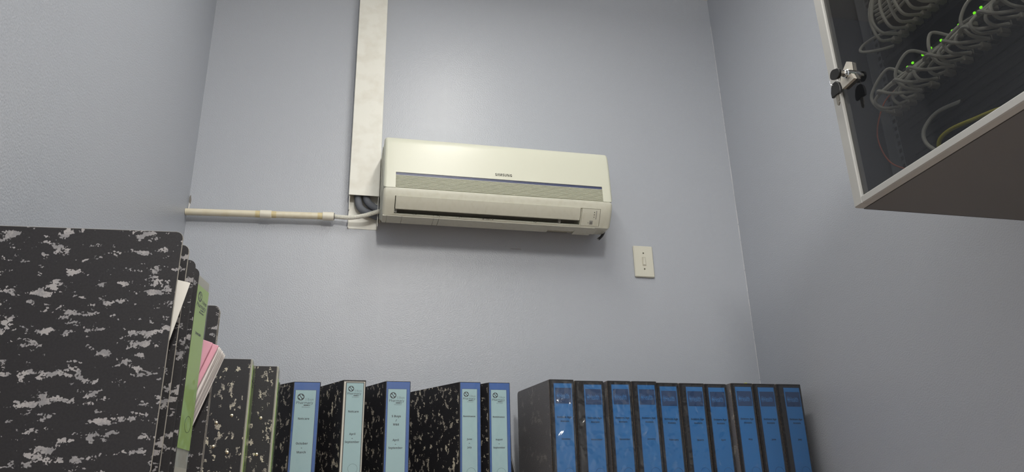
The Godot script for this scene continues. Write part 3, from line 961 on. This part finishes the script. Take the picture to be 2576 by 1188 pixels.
func debtors_files() -> void:
	var g := "black files with bright blue debtors labels"
	var H := 0.335
	var rows := [["October", 0.587, 0.660, -2.129], ["November", 0.667, 0.754, -2.142], ["December", 0.763, 0.835, -2.134], ["January", 0.838, 0.915, -2.133], ["February", 0.918, 0.992, -2.151], ["March", 0.995, 1.075, -2.150], ["April", 1.079, 1.150, -2.155], ["May", 1.156, 1.228, -2.136], ["June", 1.231, 1.305, -2.139], ["July", 1.308, 1.391, -2.138]]
	for k in rows.size():
		var r = rows[k]
		var w: float = r[2] - r[1]
		var f := file("scuffed black file, blue label reads Debtors Age Analysis %s" % r[0], g, rel((r[1] + r[2]) / 2, SHELF - EYE.y, r[3]), 0.0, w, H, 0.215 if k == 0 else 0.265, 12.0 if k == 0 else 7.0, 11.0 if k == 0 else 7.8, M.scuff, M.rim_brown, M.spine_black)
		var z := 0.0011
		var x0: float = w / 2 - 0.0605
		var x1: float = w / 2 - 0.008
		var top := H - 0.0115
		plate(f, "label_border", x0 - 0.0014, 0.015, x1 + 0.0014, top + 0.0014, 0.0, 0.0008, M.line)
		var lb := plate(f, "label", x0, 0.017, x1, top, 0.0, z, M.label_blue)
		var cx := (x0 + x1) / 2
		var hd := plate(lb, "header", x0 + 0.0032, top - 0.057, x1 - 0.0018, top - 0.0125, z, z + 0.0002, M.header)
		var zt := z + 0.0003
		var s := Soup.new()
		s.tube(ring_path(Vector3(cx - 0.0155, top - 0.0355, zt), 1.0, Vector3(0.0038, 0, 0), Vector3(0, 0.0085, 0), 20), 0.00035, 4)
		s.box(Vector3(cx - 0.0166, top - 0.0405, zt), Vector3(cx - 0.0144, top - 0.0305, zt + 0.0002))
		s.box(Vector3(cx - 0.0183, top - 0.0372, zt), Vector3(cx - 0.0127, top - 0.0338, zt + 0.0002))
		obj("round_logo", s, M.print_blue, hd)
		lettering(lb, "Health", Vector3(cx + 0.0035, top - 0.0355, zt), 0.0275, 0.0150, M.print_blue)
		lettering(lb, "Debtors Age", Vector3(cx + 0.0005, top - 0.0955, z), 0.0415, 0.0, M.print, true)
		lettering(lb, "Analysis", Vector3(cx + 0.0015, top - 0.1065, z), 0.0255, 0.0, M.print, true)
		lettering(lb, r[0], Vector3(cx + 0.003, top - 0.1545, z), [0.026, 0.033, 0.032, 0.025, 0.029, 0.020, 0.014, 0.0125, 0.0145, 0.013][k], 0.0, M.print, true)
		finger_ring(lb, cx + 0.008, top - 0.246, z, 0.0135, M.line)
		plate(f, "label_pocket", -w / 2 + 0.006, 0.008, w / 2 - 0.003, H - 0.004, 0.0021, 0.0023, M.pocket_wavy)
	var n := thing("sticky_note", "small yellow sticky tab on top of the May file", "sticky note", rel(1.222, 0.413, -2.17))
	var s2 := Soup.new()
	s2.prism(PackedVector2Array([Vector2(-0.012, 0.0), Vector2(0.009, 0.0), Vector2(0.006, 0.0085), Vector2(-0.004, 0.0065)]), -0.0004, 0.0004)
	obj("tab", s2, M.sticky, n)


func bookend() -> void:
	var t := thing("bookend", "black metal bookend standing at the left of the October file", "bookend", rel(0.51, SHELF - EYE.y, -2.3))
	var o: Vector3 = origin_of[t]
	# upright wing in the z-y plane: tall at the wall, its front edge sloping down to the shelf
	var p := PackedVector2Array([Vector2(-0.06, 0.0), Vector2(0.10, 0.0), Vector2(0.092, 0.012), Vector2(-0.035, 0.145), Vector2(-0.037, 0.204), Vector2(-0.06, 0.204)])
	var s := Soup.new()
	s.prism(p, 0.0, 0.0075, 0.0008, 0.0008, along_x())
	obj("wing", s, M.black_metal, t)
	s = Soup.new(); s.tube(PackedVector3Array([Vector3(0.004, 0.148, -0.034), Vector3(0.004, 0.014, 0.094)]), 0.0018, 8)
	obj("bright_edge", s, M.steel_edge, t)
	s = Soup.new(); s.box(Vector3(-0.0005, 0.0, -0.06), Vector3(0.018, 0.0015, 0.02)); obj("foot", s, M.black_metal, t)


# ---------------------------------------------------------------- wall rack
func rack() -> void:
	var xf := 0.95                 # door front
	var z0 := EYE.z - 1.190        # far side
	var z1 := z0 + 0.60            # near side
	var y0 := EYE.y + 0.571
	var y1 := y0 + 0.62
	var t := thing("rack_cabinet", "grey wall mounted network cabinet with a smoked glass door", "cabinet", Vector3(1.2, y0, (z0 + z1) / 2))
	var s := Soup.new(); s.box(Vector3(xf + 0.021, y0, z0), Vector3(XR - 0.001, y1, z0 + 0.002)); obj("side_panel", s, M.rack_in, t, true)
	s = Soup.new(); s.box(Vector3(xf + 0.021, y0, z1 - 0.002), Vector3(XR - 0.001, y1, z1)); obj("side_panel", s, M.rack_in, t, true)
	s = Soup.new(); s.box(Vector3(xf + 0.021, y0, z0 + 0.002), Vector3(XR - 0.001, y0 + 0.002, z1 - 0.002)); obj("bottom_panel", s, M.rack_shaded, t, true)
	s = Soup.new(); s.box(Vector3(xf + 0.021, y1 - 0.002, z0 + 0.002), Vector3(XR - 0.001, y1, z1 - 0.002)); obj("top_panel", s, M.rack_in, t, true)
	s = Soup.new(); s.box(Vector3(XR - 0.004, y0 + 0.002, z0 + 0.002), Vector3(XR - 0.001, y1 - 0.002, z1 - 0.002)); obj("back_panel", s, M.gear, t, true)
	# mounting rails with square holes
	for k in 2:
		var zc := z0 + 0.015 if k == 0 else z1 - 0.031
		s = Soup.new()
		s.box(Vector3(1.040, y0 + 0.004, zc), Vector3(1.062, y1 - 0.004, zc + 0.002))
		s.box(Vector3(1.060, y0 + 0.004, zc + 0.002), Vector3(1.062, y1 - 0.004, zc + 0.006))
		s.box(Vector3(1.060, y0 + 0.004, zc + 0.0155), Vector3(1.062, y1 - 0.004, zc + 0.018))
		for j in 36:   # rungs between the square holes
			s.box(Vector3(1.060, y0 + 0.010 + 0.0165 * j, zc + 0.006), Vector3(1.062, y0 + 0.017 + 0.0165 * j, zc + 0.0155))
		obj("mounting_rail", s, M.rail, t, true)
	# glazed door
	var fr := 0.025
	s = Soup.new()
	s.box(Vector3(xf, y0, z0), Vector3(xf + 0.02, y1, z0 + fr), 0.002)
	s.box(Vector3(xf, y0, z1 - fr), Vector3(xf + 0.02, y1, z1), 0.002)
	s.box(Vector3(xf, y0, z0 + fr - 0.002), Vector3(xf + 0.02, y0 + 0.0155, z1 - fr + 0.002), 0.002)
	s.box(Vector3(xf, y1 - 0.0155, z0 + fr - 0.002), Vector3(xf + 0.02, y1, z1 - fr + 0.002), 0.002)
	var door := obj("door_frame", s, M.rack, t, true)
	s = Soup.new(); s.box(Vector3(xf + 0.006, y0 + 0.0155, z0 + fr), Vector3(xf + 0.0065, y1 - 0.0155, z1 - fr)); obj("glass_pane", s, M.glass, door, true)
	# cam lock on a bent tin plate
	var L := EYE + Vector3(0.0, 0.8345, -1.130)
	s = Soup.new()
	var P := EYE + Vector3(0, 0, 0)
	s.prism(PackedVector2Array([Vector2(P.z - 1.1280, P.y + 0.862), Vector2(P.z - 1.1205, P.y + 0.857), Vector2(P.z - 1.1225, P.y + 0.834), Vector2(P.z - 1.1165, P.y + 0.8165), Vector2(P.z - 1.155, P.y + 0.8155), Vector2(P.z - 1.160, P.y + 0.826), Vector2(P.z - 1.150, P.y + 0.846)]), xf - 0.0012, xf + 0.0055, 0, 0, Transform3D(Basis(Vector3(0, 0, 1), Vector3(0, 1, 0), Vector3(1, 0, 0)), Vector3.ZERO))
	obj("lock_plate", s, M.tin, door, true)
	s = Soup.new(); s.tube(PackedVector3Array([Vector3(xf + 0.01, L.y, L.z), Vector3(xf - 0.006, L.y, L.z), Vector3(xf - 0.0075, L.y, L.z), Vector3(xf - 0.011, L.y, L.z), Vector3(xf - 0.012, L.y, L.z)]), PackedFloat32Array([0.0095, 0.0095, 0.0075, 0.0075, 0.0065]), 20); obj("lock_barrel", s, M.chrome, door, true)
	# the pair of keys
	var kx := xf - 0.02
	var kt := thing("key_pair", "two black headed keys on a wire ring in the cabinet lock", "keys", Vector3(kx, EYE.y + 0.80, EYE.z - 1.145))
	var turn_x := func(c: Vector3, a: float) -> Transform3D: return Transform3D(Basis(Vector3.RIGHT, a) * Basis(Vector3(0, 0, 1), Vector3(0, 1, 0), Vector3(1, 0, 0)), c)
	s = Soup.new(); s.prism(rounded(0.030, 0.021, 0.0095), -0.003, 0.003, 0.001, 0.001, turn_x.call(Vector3(kx - 0.002, EYE.y + 0.8375, EYE.z - 1.1395), 0.35)); obj("key_head", s, M.key_black, kt, true)
	s = Soup.new(); s.box(Vector3(kx - 0.001, L.y - 0.003, L.z - 0.006), Vector3(xf - 0.0105, L.y + 0.003, L.z + 0.004)); obj("key_blade", s, M.brass, kt, true)
	var hd := PackedVector2Array([Vector2(-0.0135, -0.0145), Vector2(0.0135, -0.0145), Vector2(0.0145, -0.004), Vector2(0.0115, 0.0075), Vector2(0.005, 0.0138), Vector2(-0.005, 0.0138), Vector2(-0.0115, 0.0075), Vector2(-0.0145, -0.004)])
	s = Soup.new(); s.prism(hd, -0.003, 0.003, 0.001, 0.001, turn_x.call(Vector3(kx - 0.001, EYE.y + 0.8095, EYE.z - 1.1475), 0.06)); obj("key_head", s, M.key_black, kt, true)
	s = Soup.new()
	s.prism(PackedVector2Array([Vector2(-0.0045, 0.0), Vector2(0.0045, 0.0), Vector2(0.0045, -0.012), Vector2(0.0025, -0.015), Vector2(0.0045, -0.018), Vector2(0.002, -0.0215), Vector2(0, -0.0235), Vector2(-0.0035, -0.020)]), -0.001, 0.001, 0, 0, turn_x.call(Vector3(kx - 0.001, EYE.y + 0.7955, EYE.z - 1.1478), 0.06))
	obj("key_blade", s, M.brass, kt, true)
	s = Soup.new(); s.tube(ring_path(Vector3(kx - 0.002, EYE.y + 0.8275, EYE.z - 1.1475), 0.0095, Vector3(0.35, 0, 0.94), Vector3.UP, 24), 0.0007, 6); obj("wire_ring", s, M.chrome, kt, true)

	rack_gear(z0, z1)


func rack_gear(z0: float, z1: float) -> void:
	var s: Soup
	var X := 1.058
	var za := z0 + 0.034
	var zb := z1 - 0.034
	var e := EYE.y
	# rack units from below: blank panel, patch panel, switch, patch panel, switch
	var blank := thing("blanking_panel", "black ribbed blanking panel low in the network cabinet", "panel", Vector3(X, e + 0.655, (za + zb) / 2))
	s = Soup.new(); s.box(Vector3(X, e + 0.655, za), Vector3(X + 0.16, e + 0.738, zb), 0.001); obj("panel_face", s, M.gear, blank, true)
	for k in 4:
		s = Soup.new(); s.box(Vector3(X - 0.003, e + 0.662 + 0.019 * k, za + 0.03), Vector3(X + 0.001, e + 0.669 + 0.019 * k, zb - 0.03), 0.001); obj("rib", s, M.gear, blank, true)
	var units := [
		["patch_bay", "black patch panel below the switch with green lights", "patch bay", 0.742, 0.786],
		["network_switch", "black network switch with green lights behind the cables", "switch", 0.800, 0.844],
		["patch_bay", "black patch panel above the switch with green lights", "patch bay", 0.882, 0.926],
		["network_switch", "black network switch at the top of the glazed cabinet", "switch", 1.02, 1.064],
	]
	for q in units.size():
		var r = units[q]
		var t := thing(r[0], r[1], r[2], Vector3(X, e + r[3], (za + zb) / 2))
		s = Soup.new(); s.box(Vector3(X, e + r[3], za), Vector3(X + (0.05 if r[0] == "patch_bay" else 0.22), e + r[4], zb), 0.001); obj("case", s, M.gear, t, true)
		for k in 24:
			var z := za + 0.018 + 0.0205 * k
			s = Soup.new(); s.box(Vector3(X - 0.0012, e + r[3] + 0.012, z - 0.0065), Vector3(X + 0.0005, e + r[3] + 0.026, z + 0.0065)); obj("port", s, M.gear_dark, t, true)
		if q == 1:
			for l in [[0.8400, 1.0941], [0.8402, 1.0794], [0.8398, 1.0515], [0.840, 1.0296], [0.839, 1.0031], [0.8395, 0.9742], [0.8405, 0.9578], [0.839, 0.9212], [0.8395, 0.9061]]:
				s = Soup.new(); s.box(Vector3(X - 0.003, e + l[0] - 0.0022, EYE.z - l[1] - 0.0022), Vector3(X + 0.001, e + l[0] + 0.0022, EYE.z - l[1] + 0.0022), 0.0008); obj("led", s, M.led, t, true)
		for k in 2:
			for y in [r[3] + 0.008, r[4] - 0.008]:
				s = Soup.new(); s.tube(PackedVector3Array([Vector3(X + 0.001, e + y, (za + 0.005) if k == 0 else (zb - 0.005)), Vector3(X - 0.003, e + y, (za + 0.005) if k == 0 else (zb - 0.005))]), 0.0035, 8); obj("rack_screw", s, M.chrome, t, true)
	# patch cables: bows from the switch down to the patch panel
	var r := RandomNumberGenerator.new(); r.seed = 21
	for k in 22:
		var z := za + 0.018 + 0.0205 * k
		var zu := z + 0.010 + r.randf_range(0.0, 0.045)
		var out := 0.056 + r.randf_range(-0.014, 0.014)
		var lift := r.randf_range(0.0, 0.012) if k % 4 == 0 else r.randf_range(-0.040, -0.028)
		var pts := [Vector3(X, e + 0.762, z), Vector3(X - 0.020, e + 0.762, z), Vector3(X - out * 0.82, e + 0.768 + lift * 0.3, z - 0.004), Vector3(X - out, e + 0.795 + lift * 0.6, z - 0.004), Vector3(X - out * 0.80, e + 0.826 + lift, zu - 0.016), Vector3(X - 0.022, e + 0.815, zu), Vector3(X, e + 0.816, zu)]
		patch_cable("grey patch cable bowed between the lit switch and the panel below it", "lower patch cables in the cabinet", pts, 0.0031)
	for k in 8:
		var z := za + 0.10 + 0.041 * k
		var zu := z - 0.03 - r.randf_range(0.0, 0.03)
		var out := 0.074 + r.randf_range(-0.006, 0.008)
		var pts := [Vector3(X, e + 0.762, z), Vector3(X - 0.022, e + 0.761, z), Vector3(X - out * 0.8, e + 0.762, z - 0.02), Vector3(X - out, e + 0.775, z - 0.035), Vector3(X - out * 0.75, e + 0.784, zu - 0.012), Vector3(X - 0.022, e + 0.812, zu), Vector3(X, e + 0.816, zu)]
		patch_cable("grey patch cable bowed between the lit switch and the panel below it", "lower patch cables in the cabinet", pts, 0.0031)
	for k in 18:
		var z := za + 0.060 + 0.0205 * k
		var zu := z + 0.02 + r.randf_range(0.0, 0.05)
		var out := 0.066 + r.randf_range(-0.014, 0.010)
		var pts := [Vector3(X, e + 0.904, z), Vector3(X - 0.020, e + 0.903, z), Vector3(X - out * 0.8, e + 0.908, z - 0.008), Vector3(X - out, e + 0.955 + r.randf_range(-0.01, 0.01), z - 0.006), Vector3(X - out * 0.85, e + 1.015, zu - 0.02), Vector3(X - 0.022, e + 1.038, zu), Vector3(X, e + 1.038, zu)]
		patch_cable("grey patch cable bowed between the top switch and the upper panel", "upper patch cables in the cabinet", pts, 0.0031)
	# cables running sideways in front of the upper panel
	for k in 6:
		var y := e + 0.955 + 0.011 * k
		var pts := [Vector3(X - 0.004, y + 0.03, zb - 0.02), Vector3(X - 0.03, y, zb - 0.12), Vector3(X - 0.036 - 0.003 * k, y - 0.012 + r.randf_range(-0.006, 0.006), za + 0.22), Vector3(X - 0.03, y - 0.01, za + 0.09 - 0.006 * k), Vector3(X - 0.012, y + 0.012, za + 0.03 - 0.002 * k), Vector3(X + 0.01, y + 0.03, za + 0.012)]
		patch_cable("grey cable running sideways across the top of the cabinet", "sideways cables in the cabinet", pts, 0.0031)
	# one loose loop at the left, a fibre lead, a grey lead and a yellow lead below
	patch_cable("single grey cable looping out left of the upper bundle", "", [Vector3(X, e + 0.905, za + 0.04), Vector3(X - 0.03, e + 0.90, za + 0.025), Vector3(X - 0.042, e + 0.915, za - 0.004), Vector3(X - 0.030, e + 0.935, za - 0.006), Vector3(X - 0.02, e + 0.935, za + 0.03), Vector3(X, e + 0.93, za + 0.055)], 0.0031)
	var o := thing("fibre_lead", "thin orange fibre lead hanging at the left of the rack rail", "cable", Vector3(X - 0.03, e + 0.64, za - 0.03))
	s = Soup.new(); s.tube(smooth([Vector3(X - 0.002, e + 0.815, za + 0.025), Vector3(X - 0.022, e + 0.790, za + 0.004), Vector3(X - 0.028, e + 0.745, za - 0.022), Vector3(X - 0.028, e + 0.705, za - 0.024), Vector3(X - 0.022, e + 0.665, za - 0.012), Vector3(X - 0.004, e + 0.640, za + 0.012), Vector3(X + 0.01, e + 0.628, za + 0.04)], 8), 0.0014, 8); obj("fibre", s, M.orange, o, true)
	patch_cable("thicker pale grey lead bowed low in the cabinet", "", [Vector3(X, e + 0.705, za + 0.16), Vector3(X - 0.022, e + 0.700, za + 0.125), Vector3(X - 0.030, e + 0.680, za + 0.095), Vector3(X - 0.028, e + 0.655, za + 0.090), Vector3(X - 0.018, e + 0.630, za + 0.105), Vector3(X + 0.02, e + 0.600, za + 0.13)], 0.0036)
	o = thing("power_lead", "yellow green lead bending behind the bottom edge of the glass door", "cable", Vector3(X - 0.03, e + 0.6, za + 0.1))
	s = Soup.new(); s.tube(smooth([Vector3(X + 0.01, e + 0.585, za + 0.115), Vector3(X - 0.018, e + 0.615, za + 0.112), Vector3(X - 0.028, e + 0.640, za + 0.118), Vector3(X - 0.028, e + 0.650, za + 0.145), Vector3(X - 0.028, e + 0.642, za + 0.20), Vector3(X - 0.026, e + 0.626, za + 0.27), Vector3(X + 0.01, e + 0.60, za + 0.32)], 8), 0.0038, 10); obj("sheath", s, M.yellow, o, true)


func patch_cable(label: String, group: String, pts: Array, r: float) -> void:
	var first: Vector3 = pts[0]
	var last: Vector3 = pts[pts.size() - 1]
	var t := thing("patch_cable", label, "cable", first, 0, group)
	var s := Soup.new(); s.tube(smooth(pts, 6), r, 8); obj("sheath", s, M.cable, t, true)
	if group.begins_with("lower") or group.begins_with("upper"):
		for p in [first, last]:
			s = Soup.new(); s.box(p + Vector3(-0.020, -0.0055, -0.0058), p + Vector3(0.0, 0.0055, 0.0058), 0.0015); obj("plug", s, M.boot, t, true)
